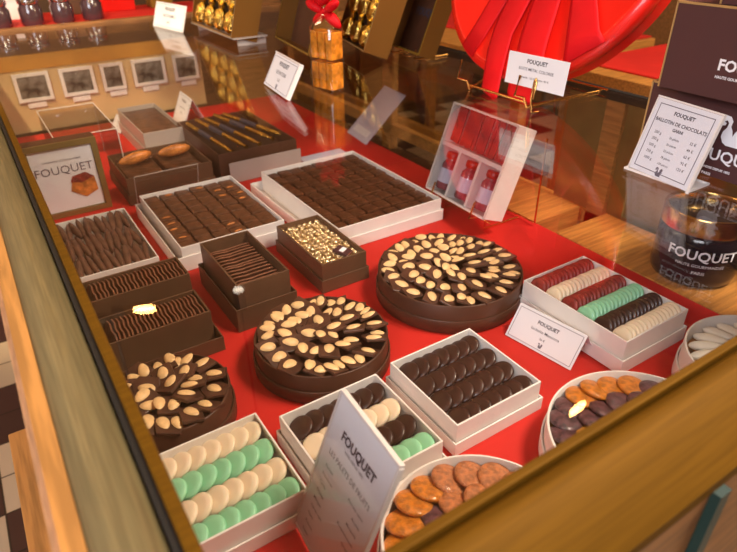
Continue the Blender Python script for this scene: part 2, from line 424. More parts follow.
tag(MB().box(1.95, 1.62, .2012, 2.5, 3.05, .206).obj('table_runner', M['cloth']), 'red runner on the oak table left of the red round box', 'cloth')
tag(MB().box(1.86, .5, .2012, 2.6, 1.48, .206).obj('table_runner', M['cloth']), 'red runner on the oak table beside the brown boxes', 'cloth')
for i, (x, y, h, lb) in enumerate(((2.12, 1.75, .05, 'small pink and white box on the runner left of the red round box'), (2.55 - .12, 1.30, .09, 'dark box with white label on the runner beside the brown boxes'))):
    k = thing('carton', lb, 'box', (x, y, .2065))
    MB().box(0, 0, 0, .09, .14, h).obj('box_body', M['white' if i == 0 else 'black'], k, bevel=.002)
    MB().box(-.0015, .03, h * .25, -.0002, .11, h * .6).obj('sticker', M['paper'], k)
sf = thing('wall_cabinet', 'dark wooden cabinet against the right-hand wall beyond the tables', 'cabinet', (3.6, .4, FZ))
MB().box(0, 0, 0, .5, 3.4, 1.5).obj('cabinet_body', M['wood_dark'], sf)
for i in range(5): MB().box(-.012, .05 + i * .67, .06, -.0005, .68 + i * .67, 1.44).obj('door', M['wood_mid'], sf, bevel=.004)
sf2 = thing('wall_cabinet', 'brown wooden cabinet behind the tables, right of the jam shelf', 'cabinet', (1.2, 3.7, FZ))
MB().box(0, 0, 0, 2.2, .4, 1.2).obj('cabinet_body', M['wood_dark'], sf2)
for i in range(4): MB().box(.04 + i * .54, -.012, .06, .54 + i * .54, -.0005, 1.1).obj('door', M['wood_mid'], sf2, bevel=.004)

# ------------------------------------------------------------------ boxes
def tray_mesh(mb, x0, y0, x1, y1, z0, z1, t=.003, floor=.004):
    """open box, one closed skin"""
    o = [(x0, y0), (x1, y0), (x1, y1), (x0, y1)]; n = [(x0 + t, y0 + t), (x1 - t, y0 + t), (x1 - t, y1 - t), (x0 + t, y1 - t)]
    A = [mb._v((*p, z0)) for p in o]; B = [mb._v((*p, z1)) for p in o]
    C = [mb._v((*p, z1)) for p in n]; D = [mb._v((*p, z0 + floor)) for p in n]
    mb.bm.faces.new(A[::-1]); mb.bm.faces.new(D)
    for i in range(4):
        j = (i + 1) % 4
        mb.bm.faces.new((A[i], A[j], B[j], B[i])); mb.bm.faces.new((B[i], B[j], C[j], C[i])); mb.bm.faces.new((C[i], C[j], D[j], D[i]))
    return mb
def square_box(name, label, x0, y0, x1, y1, h, m, lid=.45, slack=.005, left=None, t=.003, deep=None):
    """tray standing inside its own upturned lid"""
    e = thing(name, label, 'box', ((x0 + x1) / 2, (y0 + y1) / 2, 0))
    a, c = (x1 - x0) / 2, (y1 - y0) / 2
    s = slack; l = left if left is not None else slack
    tray_mesh(MB(), -a - l, -c - s, a + s, c + s, 0.0002, h * lid, .0025, .0015).obj('lid', m, e, bevel=.0006, segs=1)
    tray_mesh(MB(), -a, -c, a, c, .002, h, t, .004 if deep is None else deep).obj('tray', m, e, bevel=.0006, segs=1)
    return e
NB = {}
NB['dark'] = square_box('square_chocolate_box', 'square white box of dark discs only, right of the mixed box', .431, .444, .600, .611, .056, M['white'])
NB['mixed'] = square_box('square_chocolate_box', 'square white box mixing dark, cream and mint discs, behind the tall menu sign', .229, .434, .398, .603, .055, M['white'])
NB['mint'] = square_box('square_chocolate_box', 'square white box of cream and mint discs by the brass side rail', .040, .466, .204, .629, .055, M['white'])
NB['crisp'] = square_box('square_chocolate_box', 'white oblong box with six rows of upright coloured discs at right', .780, .426, .952, .660, .066, M['white'])
NB['A'] = square_box('square_chocolate_box', 'large low white box of matt brown ganache squares, left of the biggest box', .270, 1.176, .519, 1.512, .058, M['white'], lid=.62, slack=.004, left=.014)
NB['B'] = square_box('square_chocolate_box', 'biggest white box, of glossy dark ganache bars, far centre', .600, 1.062, .902, 1.488, .058, M['white'], lid=.5, slack=.005, left=.034)
NB['E'] = square_box('square_chocolate_box', 'white-rimmed box of lumpy chocolate sticks at far left by the side rail', .040, 1.178, .222, 1.475, .052, M['white'])

# ---- discs
def disc_proto(name, m, r=.0195, th=.0062):
    return MB().lathe([(0, -th / 2), (r * .86, -th / 2), (r, -th * .15), (r, th * .1), (r * .93, th * .38), (r * .6, th * .52), (0, th * .56)], 28).obj(name, m, smooth=True)
MESH = {}
def disc(name, key, m, r, th, mx, label, cat, group):
    k = (key, r, th)
    if k not in MESH:
        o = disc_proto(name, m, r, th); MESH[k] = o.data
    else:
        o = bpy.data.objects.new(name, MESH[k]); COL.objects.link(o)
    o.matrix_world = mx
    return tag(o, label, cat, group)
def disc_row(x0, x1, y, n, tilt, key, m, r, th, z, label, group, cat='chocolate', name='chocolate_disc'):
    z += .006
    for i in range(n):
        x = x0 + (x1 - x0) * i / (n - 1)
        j = random.uniform(-1, 1)
        disc(name, key, m, r, th, T(x + .0006 * j, y + random.uniform(-.0008, .0008), z + random.uniform(0, .0008)) @ RY(-tilt + j * .04) @ RX(random.uniform(-.04, .04)) @ RZ(j),
             label, cat, group)
W4 = .0395
for k in range(4):      # dark box
    y = .444 + .0225 + W4 * 1.04 * k
    ord_ = ('front row', 'second row from the front', 'third row from the front', 'back row')[k]
    disc_row(.453, .580, y, 7, .52, 'dark', M['choc_disc'], .0195, .0062, .033, 'dark chocolate disc in the %s of the all-dark white box' % ord_, 'dark discs in the %s of the dark box' % ord_)
for k, (key, m, nm) in enumerate((('mint', 'mint', 'mint green'), ('dark', 'choc_disc', 'dark chocolate'), ('cream', 'cream', 'cream'), ('dark', 'choc_disc', 'dark chocolate'))):
    y = .434 + .0225 + W4 * 1.04 * k
    ord_ = ('front row', 'second row from the front', 'third row from the front', 'back row')[k]
    disc_row(.251, .378, y, 7, .52, key, M[m], .0195, .0068, .032, '%s disc in the %s of the mixed white box' % (nm, ord_), '%s discs in the %s of the mixed box' % (nm, ord_), name=('chocolate_disc' if key == 'dark' else 'fondant_disc'))
for k, (key, nm) in enumerate((('mint', 'mint green'), ('cream', 'cream'), ('mint', 'mint green'), ('cream', 'cream'))):
    y = .466 + .0215 + .0402 * k
    ord_ = ('front row', 'second row from the front', 'third row from the front', 'back row')[k]
    disc_row(.061, .184, y, 7, .50, key, M[key], .0198, .0078, .033, '%s disc in the %s of the cream and mint box' % (nm, ord_), '%s discs in the %s of the cream and mint box' % (nm, ord_), name='fondant_disc')
for k, (key, m, nm) in enumerate((('cream', 'cream', 'cream white'), ('dark', 'choc_disc', 'dark brown'), ('mint', 'mint', 'mint green'), ('dred', 'darkred', 'dark red'), ('cream', 'cream', 'cream white'), ('dred', 'darkred', 'dark red'))):
    y = .426 + .0215 + .0382 * k
    ord_ = ('first', 'second', 'third', 'fourth', 'fifth', 'sixth')[k]
    disc_row(.799, .935, y, 14, 1.18, key, M[m], .0188, .0058, .047, '%s disc in the %s row from the front, six-row box' % (nm, ord_), '%s discs in the %s row of the six-row box' % (nm, ord_), name=('chocolate_disc' if key == 'dark' else 'fondant_disc'))

# ---- ganache squares
def pieces(bx, x0, y0, x1, y1, nx, ny, z, h, m, name, label, group, gap=.0016, orange=0, jit=.0008, gapy=.003):
    sx = (x1 - x0) / nx; sy = (y1 - y0) / ny
    proto = MB().box(-sx / 2 + gap, -sy / 2 + gapy, 0, sx / 2 - gap, sy / 2 - gapy, h)
    po = proto.obj(name, m, bevel=.0022); first = True
    for j in range(ny):
        row = ('front', 'back')[j >= ny / 2]
        for i in range(nx):
            mx = T(x0 + sx * (i + .5) + random.uniform(-jit, jit), y0 + sy * (j + .5) + random.uniform(-jit, jit), z + random.uniform(0, .003)) @ RZ(random.uniform(-.05, .05)) @ RX(random.uniform(-.05, .05)) @ RY(random.uniform(-.07, .07))
            if first: o = po; first = False
            else: o = po.copy(); COL.objects.link(o)
            o.matrix_world = mx
            cand = random.random() < orange
            tag(o, (label + ' with orange peel on top' if cand else label), 'chocolate', group)
            if cand:
                MB().ell((random.uniform(-.006, .006), random.uniform(-.006, .006), h + .0006), .010, .003, .0022, 8, 5).obj('candied_peel', M['candied'], o, smooth=True)
pieces('A', .2735, 1.180, .5155, 1.508, 6, 8, .036, .014, M['ganache'], 'ganache_square', 'ganache square in the matt brown box', 'ganache squares in the matt brown box', orange=.2)
pieces('B', .604, 1.066, .898, 1.484, 8, 9, .036, .012, M['choc_glossy'], 'ganache_bar', 'glossy dark ganache bar in the biggest white box', 'glossy ganache bars in the biggest box', gap=.0012, jit=.0012, gapy=.0048)
for nm, x0, y0, x1, y1 in (('A', .2735, 1.180, .5155, 1.508), ('B', .604, 1.066, .898, 1.484)):
    e = NB[nm]
    MB().box(x0 - e.location.x, y0 - e.location.y, .0065, x1 - e.location.x, y1 - e.location.y, .0355).obj('lower_layer', M['liner'], e)

# ---- lumpy sticks in box E
fm = MB().ell((0, 0, 0), .0085, .048, .0085, 8, 8).obj('chocolate_stick', M['finger'], smooth=True)
k = 0
for r, yc in enumerate((1.228, 1.325, 1.420)):
    for i in range(12):
        mx = T(.055 + .0138 * i, yc + random.uniform(-.004, .004), .042 + random.uniform(0, .005)) @ RZ(random.uniform(-.18, .18)) @ RX(.18 + random.uniform(-.08, .08)) @ RY(random.uniform(-.5, .5))
        if k == 0: o = fm
        else: o = fm.copy(); COL.objects.link(o)
        o.matrix_world = mx @ Matrix.Diagonal((random.uniform(.8, 1.15), random.uniform(.9, 1.05), random.uniform(.8, 1.1), 1)); k += 1
        tag(o, 'lumpy chocolate stick in the %s row of the white-rimmed box by the side rail' % ('front', 'middle', 'back')[r], 'chocolate', 'chocolate sticks in the %s row of the white-rimmed box' % ('front', 'middle', 'back')[r])

# ---- brown boxes of thin sheets
def brown_box(label, x0, y0, x1, y1, h, lidh=.03, m='browncard2', deep=None, sl=.004, sf=.004):
    e = thing('brown_chocolate_box', label, 'box', ((x0 + x1) / 2, (y0 + y1) / 2, 0)); a, c = (x1 - x0) / 2, (y1 - y0) / 2
    tray_mesh(MB(), -a - sl, -c - sf, a + sl, c + .004, .0002, lidh, .0025, .0015).obj('lid', M[m], e, bevel=.0008)
    tray_mesh(MB(), -a, -c, a, c, .002, h, .004, .004 if deep is None else deep).obj('tray', M[m], e, bevel=.0008)
    return e
brown_box('brown box of stacked wavy sheets lying across, in the centre', .292, .900, .398, 1.100, .098, lidh=.05, sl=.010, sf=.005)
brown_box('brown box of thin upright sheets, the one behind, by the side rail', .052, 1.014, .240, 1.095, .086)
brown_box('brown box of thin upright sheets, the front one of two by the side rail', .056, .896, .236, .984, .068, sf=.034, sl=.006)
def sheets(x0, y0, x1, y1, n, along, z, w, hgt, tilt, label, group):
    proto = None
    for i in range(n):
        f = (i + .5) / n
        if proto is None:
            mb = MB(); P = []
            for a in range(9):
                s = -w / 2 + w * a / 8
                P.append([(s, .0007 * math.sin(a * 1.7), -hgt / 2), (s, .0007 * math.sin(a * 1.7 + .8), hgt / 2 + .0012 * math.sin(a * 1.3))])
            o = mb.grid(P).obj('chocolate_sheet', M['tuile'], solid=.0032); proto = o
        else: o = proto.copy(); COL.objects.link(o)
        j = random.uniform(-1, 1)
        if along == 'y': o.matrix_world = T((x0 + x1) / 2 + .0015 * j, y0 + (y1 - y0) * f, z + random.uniform(-.001, .001)) @ RZ(.02 * j) @ RX(tilt + .03 * j)
        else: o.matrix_world = T(x0 + (x1 - x0) * f, (y0 + y1) / 2 + .001 * j, z + random.uniform(-.001, .001)) @ RZ(PI / 2 + .03 * j) @ RX(tilt + .04 * j)
        tag(o, label, 'chocolate', group)
sheets(.298, .908, .392, 1.092, 15, 'y', .056, .086, .058, .40, 'thin milk chocolate sheet leaning in the centre brown box', 'sheets in the centre brown box')
sheets(.062, 1.018, .230, 1.091, 22, 'x', .070, .066, .030, .35, 'thin milk chocolate sheet in the rear brown box by the side rail', 'sheets in the rear brown box')
sheets(.066, .900, .226, .980, 22, 'x', .052, .070, .028, .35, 'thin milk chocolate sheet in the front brown box by the side rail', 'sheets in the front brown box')
bb = brown_box('brown box packed with tiny gold pieces, before the biggest white box', .483, .928, .590, 1.142, .066, m='browncard2')
def nuggets():
    proto = None
    for j in range(14):
        for i in range(7):
            if proto is None: o = MB().ell((0, 0, 0), .0072, .0068, .0062, 7, 5).obj('foil_nugget', M['palegold']); proto = o
            else: o = proto.copy(); COL.objects.link(o)
            o.matrix_world = T(.4935 + .0143 * i + random.uniform(-.002, .002), .939 + .0148 * j + random.uniform(-.002, .002), .052 + random.uniform(0, .004)) @ RZ(random.uniform(0, 6)) @ RX(random.uniform(-.5, .5))
            tag(o, 'tiny pale gold foil piece in the brown box before the biggest white box', 'sweet', 'tiny gold pieces in the brown box')
    MB().box(-.049, -.102, .0065, .049, .102, .046).obj('lower_layer', M['palegold'], bb)
nuggets()
wp = thing('wrapped_chocolate', 'single dark wrapped chocolate square lying on the tiny gold pieces', 'chocolate', mx=T(.548, .957, .0635) @ RZ(.5) @ RX(.15))
MB().box(-.013, -.016, 0, .013, .016, .006).obj('wrapper', M['maroon'], wp, bevel=.001)
MB().box(-.013, -.020, .0005, .013, -.0165, .005).obj('foil_edge', M['silver'], wp, bevel=.001)
MB().box(-.009, -.006, .0062, .009, .004, .0066).obj('printed_band', M['paper'], wp)

# ------------------------------------------------------------------ round boxes of almond chocolates
def shard(mb=None):
    n = random.choice((4, 4, 5)); a0 = random.uniform(-.15, .15); P = []
    for i in range(n):
        a = a0 + 2 * PI * (i + .5) / n + random.uniform(-.12, .12); r = random.uniform(.024, .029)
        P.append((r * math.cos(a), r * math.sin(a) * .9))
    return MB().prism(P, -.0025, .0025)
def almond_box(cx, cy, r, h, rings, which, short):
    e = thing('round_chocolate_box', 'round brown box of almond-topped chocolates, ' + which, 'box', (cx, cy, 0))
    MB().lathe([(0, .0003), (r + .001, .0003), (r + .004, .003), (r + .004, h * .46), (r + .003, h * .48), (r + .0015, h * .48), (r + .0015, .002), (0, .002)], 72).obj('lid', M['browncard'], e, smooth=True)
    MB().lathe([(0, .0025), (r, .0025), (r, h - .001), (r - .001, h), (r - .003, h), (r - .0035, h - .001), (r - .0035, .006), (0, .006)], 72).obj('tub', M['browncard'], e, smooth=True)
    MB().lathe([(0, .0065), (r - .005, .0065), (r - .005, h - .022), (0, h - .018)], 48).obj('packed_layer', M['liner'], e)
    for k, (rr, n, na) in enumerate(rings):
        rn = ('outermost ring', 'second ring', 'third ring', 'middle cluster', 'middle cluster')[k]
        for i in range(n):
            a = 2 * PI * (i + random.uniform(-.15, .15)) / n + k * .7
            z = h - .0065 + .014 * (1 - (rr / r) ** 2) + random.uniform(-.0015, .0025)
            mx = T(cx + rr * math.cos(a), cy + rr * math.sin(a), z) @ RZ(a) @ RY(-.06 + random.uniform(-.10, .10)) @ RX(-.26 + random.uniform(-.12, .12)) @ RZ(random.uniform(-.35, .35))
            o = shard().obj('almond_chocolate', M['choc'], bevel=.0012); o.matrix_world = mx
            tag(o, 'almond-topped dark chocolate piece in the %s of the %s' % (rn, short), 'chocolate', 'almond chocolates in the %s of the %s' % (rn, short))
            m = 2 if random.random() < na else 1
            for q in range(m):
                ay = (q - (m - 1) / 2) * .0205
                am = MB(); am.X = T(random.uniform(-.003, .003), ay + random.uniform(-.002, .002), .0036) @ RZ(random.uniform(-.6, .6))
                am.ell((0, 0, 0), .0140, .0088, .0036, 12, 6, taper=.22).obj('almond', M['almond'], o, smooth=True)
almond_box(.377, .742, .116, .056, ((.094, 17, .35), (.058, 10, .25), (.022, 4, .2)), 'left of the biggest round one, in the centre', 'middle-sized round box')
almond_box(.701, .787, .146, .061, ((.123, 22, .45), (.088, 16, .45), (.052, 9, .4), (.018, 3, .3)), 'the biggest of the three', 'biggest round box')
almond_box(.112, .738, .090, .060, ((.070, 13, .3), (.036, 7, .2), (.006, 1, 0)), 'the smallest, by the brass side rail', 'smallest round box')

# ------------------------------------------------------------------ round white tubs with jellies
def tub(cx, cy, r, h, label):
    e = thing('round_white_tub', label, 'tub', (cx, cy, 0))
    MB().lathe([(0, .0003), (r + .001, .0003), (r + .004, .002), (r + .004, h * .45), (r + .0015, h * .45), (r + .0015, .002), (0, .002)], 72).obj('lid', M['white'], e, smooth=True)
    MB().lathe([(0, .0025), (r, .0025), (r, h - .0008), (r - .001, h), (r - .0028, h), (r - .0034, h - .001), (r - .0034, .006), (0, .006)], 72).obj('tub', M['white'], e, smooth=True)
    MB().lathe([(0, .0065), (r - .005, .0065), (r - .005, h - .028), (0, h - .028)], 48).obj('packed_layer', M['jamber'], e)
    return e
tub(.343, .292, .121, .060, 'round white tub of fruit jellies at the bottom centre, beside the menu sign')
tub(.637, .280, .138, .060, 'round white tub of fruit jellies, the larger, right of the dark disc box')
tub(.924, .272, .122, .070, 'round white tub with white sugared almonds at the right edge')
jcol = {'jorange': 'orange', 'jrose': 'rose', 'jamber': 'amber', 'jpurple': 'dark purple'}
def jellies(cx, cy, r, h, rings, where):
    for k, (rr, n, order) in enumerate(rings):
        for i in range(n):
            a = 2 * PI * i / n + .3 * k
            key = order[int(i / n * len(order)) % len(order)]
            mx = T(cx + rr * math.cos(a), cy + rr * math.sin(a), h - .012 + random.uniform(0, .003)) @ RZ(a) @ RX(.24 + random.uniform(-.1, .1)) @ RY(random.uniform(-.12, .12))
            disc('fruit_jelly', key, M[key], .0245, .0085, mx, '%s sugared jelly disc in the %s of %s' % (jcol[key], ('outer ring', 'inner ring', 'middle')[k], where), 'fruit jelly', '%s jellies in the %s of %s' % (jcol[key], ('outer ring', 'inner ring', 'middle')[k], where))
jellies(.343, .292, .121, .060, ((.094, 19, ['jrose', 'jrose', 'jorange', 'jorange', 'jpurple', 'jpurple', 'jamber', 'jamber', 'jrose']), (.056, 11, ['jrose', 'jpurple', 'jamber', 'jrose', 'jpurple']), (.012, 2, ['jamber', 'jpurple'])), 'the bottom centre tub')
jellies(.637, .280, .138, .060, ((.111, 23, ['jpurple', 'jorange', 'jorange', 'jpurple', 'jpurple', 'jamber', 'jamber', 'jrose', 'jamber', 'jrose', 'jpurple']), (.074, 15, ['jpurple', 'jpurple', 'jamber', 'jpurple', 'jamber', 'jrose']), (.036, 7, ['jrose', 'jamber', 'jpurple'])), 'the larger jelly tub')
dm = None
for i in range(22):
    a = 2 * PI * i / 22
    if dm is None: o = dm = MB().ell((0, 0, 0), .027, .0105, .0085, 16, 10).obj('sugared_almond', M['dragee'], smooth=True)
    else: o = dm.copy(); COL.objects.link(o)
    o.matrix_world = T(.924 + .088 * math.cos(a), .272 + .088 * math.sin(a), .059) @ RZ(a + .25) @ RY(.12)
    tag(o, 'long white sugared almond in the ring of the tub at the right edge', 'sugared almond', 'white sugared almonds')
for i in range(9):
    a = 2 * PI * i / 9; rr = .036 if i else 0
    disc('fruit_jelly', 'jpurple', M['jpurple'], .0215, .0105, T(.924 + rr * math.cos(a), .272 + rr * math.sin(a), .054 + random.uniform(0, .003)) @ RX(.2), 'dark sugared jelly in the middle of the sugared almond tub', 'fruit jelly', 'dark jellies among the sugared almonds')

# ------------------------------------------------------------------ signs and cards
def card(name, label, cat, o, az, t, w, h, lines, m='paper', stand=None, th=.001, bd=True, logo=None, off=.01):
    e = thing(name, label, cat, mx=lean(o, az, t))
    cd_ = MB().box(0, 0, -th, w, h, 0).obj('card', M[m], e)
    if bd: border(w, h, min(w, h) * .06, min(w, h) * .008 + .0003, .0002).obj('printed_border', M['ink_soft'], cd_)
    if lines: text('printed_text', lines, M['ink'], cd_, z=.0004, off=.004)
    if logo: poly('emblem', leaf_logo(*logo), M['ink_soft'], cd_, .0003, .0002)
    return e
# tall menu sign in front (clear acrylic stand)
w, h = .124, .199
e = card('menu_sign', 'tall clear-cased menu sign leaning back in front, before the mixed disc box', 'sign', (.181, .461, .0135), -1.638, .377, w, h,
     [('FOUQUET', w / 2 + .002, h - .044, .0165, 'CENTER', .04), ('PARIS  DEPUIS  1852', w / 2, h - .053, .0048, 'CENTER'), ('LES PALETS DE FRUITS', w / 2, h - .074, .0098, 'CENTER')] +
     [(s, .016, h - .092 - .0125 * i, .0062, 'LEFT') for i, s in enumerate(('Abricot', 'Framboise', 'Cassis', 'Orange', 'Mangue', 'Citron vert', 'Poire', 'Pomme', 'Fraise'))] +
     [(s, w - .016, h - .092 - .0125 * i, .0062, 'RIGHT') for i, s in enumerate(('Pomme verte', 'Ananas', 'Mirabelle', 'Pamplemousse', 'Griotte', 'Coing', 'Myrtille', 'Rhubarbe'))], bd=False)
MB().box(-.003, -.003, .001, w + .003, h + .003, .003).obj('front_acrylic', M['acrylic'], e)
b = MB(); b.box(-.003, h + .0005, -.006, w + .003, h + .004, .0008); b.box(w + .0005, -.003, -.006, w + .004, h, .0008); b.box(-.004, -.003, -.006, -.0005, h, .0008)
b.obj('acrylic_edge', M['acryl_edge'], e)
MB().box(-.003, -.003, -.006, w + .003, -.0005, .001).obj('acrylic_foot', M['acryl_edge'], e)

def tent_card(name, label, o, az, t, w, h, lines, logo=None):
    e = card(name, label, 'label', o, az, t, w, h, lines, logo=logo)
    # rear leaf of the folded card
    m2 = Matrix.Translation((0, h, -.0012)) @ RX(2 * t)
    MB().box(0, -h * 1.0, -.001, w, 0, 0).obj('rear_leaf', M['paper'], e, mx=m2)
    return e
tent_card('price_card', 'folded white price card standing before the six-row box', (.694, .612, .001), -1.419, .61, .138, .066,
     [('FOUQUET', .069, .046, .0095, 'CENTER', .03), ('La boîte Macarons', .069, .033, .0078, 'CENTER'), ('36 €', .069, .021, .006, 'CENTER')], logo=(.071, .012, .009))
tent_card('price_card', 'small white card standing on red cloth behind the orange slices', (.605, 2.334, .001), -1.60, .43, .148, .106,
     [('FOUQUET', .074, .08, .012, 'CENTER', .03), ('Les Florentins', .074, .055, .011, 'CENTER'), ('24 €', .074, .035, .009, 'CENTER')])
tent_card('price_card', 'tiny white card beside the poster box, on the red cloth', (.378, 2.341 + .01, .001), -1.48, .58, .10, .052,
     [('FOUQUET', .05, .03, .008, 'CENTER', .03), ('18 €', .05, .015, .007, 'CENTER')])
# cards standing on the glass
card('label_card', 'white label card on the glass at upper left, before the left gold sweets box', 'label', (.652, 2.561, G + .001), -1.374, .36, .231, .092,
     [('FOUQUET', .115, .066, .016, 'CENTER', .03), ('LES CARAMELS', .115, .042, .014, 'CENTER'), ('28 €', .115, .02, .011, 'CENTER')])
e = card('label_card', 'white label in a clear holder on the glass, left of the cellophane gift bag', 'label', (.620, 1.453, G + .004), -1.69, .50, .168, .082,
     [('FOUQUET', .084, .060, .014, 'CENTER', .03), ('LES FRITONS', .084, .040, .012, 'CENTER'), ('22 €', .084, .024, .009, 'CENTER')], logo=(.086, .012, .011))
b = MB(); b.box(-.002, .0825, -.010, .170, .086, .001); b.box(.1685, 0, -.010, .172, .082, .001); b.obj('acrylic_holder', M['acryl_edge'], e)
e = card('label_card', 'white label clipped before the big red round box', 'label', (.988, .972, .352), -1.516, .10, .159, .0655,
     [('FOUQUET', .0795, .048, .0117, 'CENTER', .03), ('BOITE METAL COLOREE', .0795, .033, .0086, 'CENTER'), ('Grande : 155 €   Petite : 85 €', .0795, .017, .0062, 'CENTER')], bd=False)
b = MB(); b.tube([(.084, -.050, -.030), (.084, -.049, -.006), (.084, -.02, .004), (.084, .016, .004), (.086, .022, .003), (.09, .016, .004), (.09, -.02, .004)], .0022); b.obj('brass_clip', M['brass_wire'], e, smooth=True)
# price sign on the glass at right
w, h = .117, .118
e = card('price_sign', 'clear acrylic price list on the glass before the brown boxes', 'sign', (.894, .567, G + .003), -1.727, .28, w, h,
     [('FOUQUET', w / 2, h - .020, .0085, 'CENTER', .03), ('BALLOTIN DE CHOCOLATS', w / 2, h - .034, .0078, 'CENTER', .02), ('GARNI', w / 2, h - .043, .0066, 'CENTER', .03)] +
     [(s, .018, h - .053 - .0105 * i, .0062, 'LEFT') for i, s in enumerate(('250 g', '350 g', '500 g', '750 g', '1000 g'))] +
     [(s, w / 2, h - .055 - .0105 * i, .005, 'CENTER') for i, s in enumerate(('26 pièces', '36 pièces', '52 pièces', '78 pièces', '104 pièces'))] +
     [(s, w - .018, h - .053 - .0105 * i, .0062, 'RIGHT') for i, s in enumerate(('32 €', '44 €', '62 €', '92 €', '120 €'))], logo=(w / 2, .010, .014), th=.001)
MB().box(-.002, -.002, .0008, w + .002, h + .002, .0022).obj('front_acrylic', M['acrylic'], e)
b = MB(); b.box(-.003, h + .0003, -.005, w + .003, h + .003, .001); b.box(w + .0003, -.003, -.005, w + .003, h, .001); b.box(-.003, 0, -.005, -.0003, h, .001)
b.obj('acrylic_edge', M['acryl_edge'], e)
f = tray_mesh(MB(), .884, .448, .935, .570, G + .0004, G + .004, .0025, .0015); fo = f.obj('acrylic_foot', M['acryl_edge'])
fo.parent = e; fo.matrix_parent_inverse = e.matrix_world.inverted()

# ------------------------------------------------------------------ clear gift box on its wire easel
az, tl = -1.604, .35
W_, H_, D_ = .229, .224, .062
e = thing('clear_gift_box', 'clear-lidded white gift box of red sticks and vials, propped on an easel', 'gift box', mx=lean((.921, 1.146, .055), az, tl))
b = MB(); t_ = .003
b.box(0, 0, -D_, W_, H_, -D_ + t_); b.box(0, 0, -D_ + t_, t_, H_, 0); b.box(W_ - t_, 0, -D_ + t_, W_, H_, 0); b.box(t_, 0, -D_ + t_, W_ - t_, t_, 0); b.box(t_, H_ - t_, -D_ + t_, W_ - t_, H_, 0)
b.obj('tray', M['white'], e)
HM = .118
b = MB(); b.box(t_, HM, -D_ + t_, W_ - t_, HM + .010, 0)
for k in (1, 2): b.box(W_ * k / 3 - .004, t_, -D_ + t_, W_ * k / 3 + .004, HM - .0005, -.001)
b.obj('divider', M['white'], e)
MB().box(-.002, -.002, .0005, W_ + .002, H_ + .002, .003).obj('clear_cover', M['acrylic'], e)
border(W_, H_, -.002, .004, .0032).obj('cover_edge', M['acryl_edge'], e)
EM = e.matrix_world.copy()
st = None
for i in range(17):
    if st is None: o = st = MB().box(-.0042, 0, 0, .0042, .088, .006).obj('red_stick', M['redstick'], bevel=.001)
    else: o = st.copy(); COL.objects.link(o)
    o.matrix_world = EM @ T(.014 + .0121 * i, HM + .0125 + random.uniform(0, .004), -.016 + random.uniform(-.003, .003)) @ RZ(random.uniform(-.05, .04)) @ RY(.5)
    tag(o, 'thin red stick in the upper half of the clear gift box', 'sweet', 'red sticks in the clear gift box')
for i in range(3):
    v = thing('candy_vial', 'small vial of red and purple sweets, %s of three in the clear gift box' % ('leftmost', 'middle', 'rightmost')[i], 'vial', mx=EM @ T(W_ * (i + .5) / 3, .012, -.021) @ RX(-PI / 2))
    MB().lathe([(0, 0), (.020, 0), (.022, .004), (.022, .066), (.015, .076), (.015, .079), (0, .079)], 20).obj('vial_body', M['vial'], v, smooth=True)
    MB().lathe([(0, .0795), (.018, .0795), (.019, .083), (.019, .094), (.017, .096), (0, .096)], 20).obj('cap', M['redstick'], v, smooth=True)
    MB().lathe([(.0226, .018), (.0226, .054)], 20).obj('vial_label', M['paper_blue'], v, smooth=True)
e = thing('wire_easel', 'dark brass wire easel holding the clear gift box', 'easel', (.93, 1.03, 0))
def Wp(x, y, z): return (x - .93, y - 1.03, z)
for y in (1.105, .955):
    MB().tube([Wp(.915, y, .085), Wp(.905, y, .058), Wp(.90, y, .046), Wp(.915, y, .0425), Wp(.955, y, .044), Wp(.955, y, .003), Wp(1.07, y, .003)], .0025, 8).obj('foot', M['brass_wire'], e, smooth=True)
MB().tube([Wp(.955, 1.125, .0245), Wp(.955, .935, .0245)], .0025).obj('crossbar', M['brass_wire'], e, smooth=True)
MB().tube([Wp(1.06, 1.105, .0085), Wp(1.074, .955, .0085), Wp(1.072, .90, .0085), Wp(1.072, .90, .225)], .0025).obj('back_leg', M['brass_wire'], e, smooth=True)

# ------------------------------------------------------------------ big red round box on its easel
C = Vector((1.179, 1.055, .623)); n = Vector((-.9137, -.0186, .4059)); u = Vector((.0204, -.9998, 0)); v = n.cross(u)
e = thing('red_round_box', 'big round red lacquered metal box with wide satin ribbon, on a brass easel', 'gift box', mx=frame(C, u, v))
R_ = .31
MB().lathe([(0, -.075), (.296, -.075), (.304, -.070), (.304, -.032), (0, -.032)], 96).obj('tin_body', M['redmetal'], e, smooth=True)
MB().lathe([(0, 0), (.284, 0), (.288, .003), (.294, .003), (.300, -.001), (.310, -.006), (.312, -.010), (.312, -.030), (.309, -.033), (.305, -.033), (.305, -.031), (0, -.031)], 96).obj('tin_lid', M['redmetal'], e, smooth=True)
def ribbon(pts, lift, bow=.006):
    """pts: list of (xl, xr, y) cross lines from top to bottom; the strip bows across its width"""
    P = []
    for i, q in enumerate(pts):
        xl, yl, xr, yr = q; row = []
        for k in range(9):
            t = k / 8
            row.append((xl + (xr - xl) * t, yl + (yr - yl) * t, lift + bow * math.sin(PI * t)))
        P.append(row)
    return MB().grid(P)
ribbon([(-.05, .10, .0, .12), (-.119, -.148, -.062, -.142), (-.138, -.21, -.088, -.225), (-.157, -.262, -.108, -.284)], .0045, .0015).obj('ribbon', M['ribbon'], e, smooth=True, solid=.001)
ribbon([(.03, .12, .11, .12), (.116, -.126, .180, -.120), (.142, -.20, .215, -.175), (.163, -.258, .240, -.195)], .0045, .0015).obj('ribbon', M['ribbon'], e, smooth=True, solid=.001)
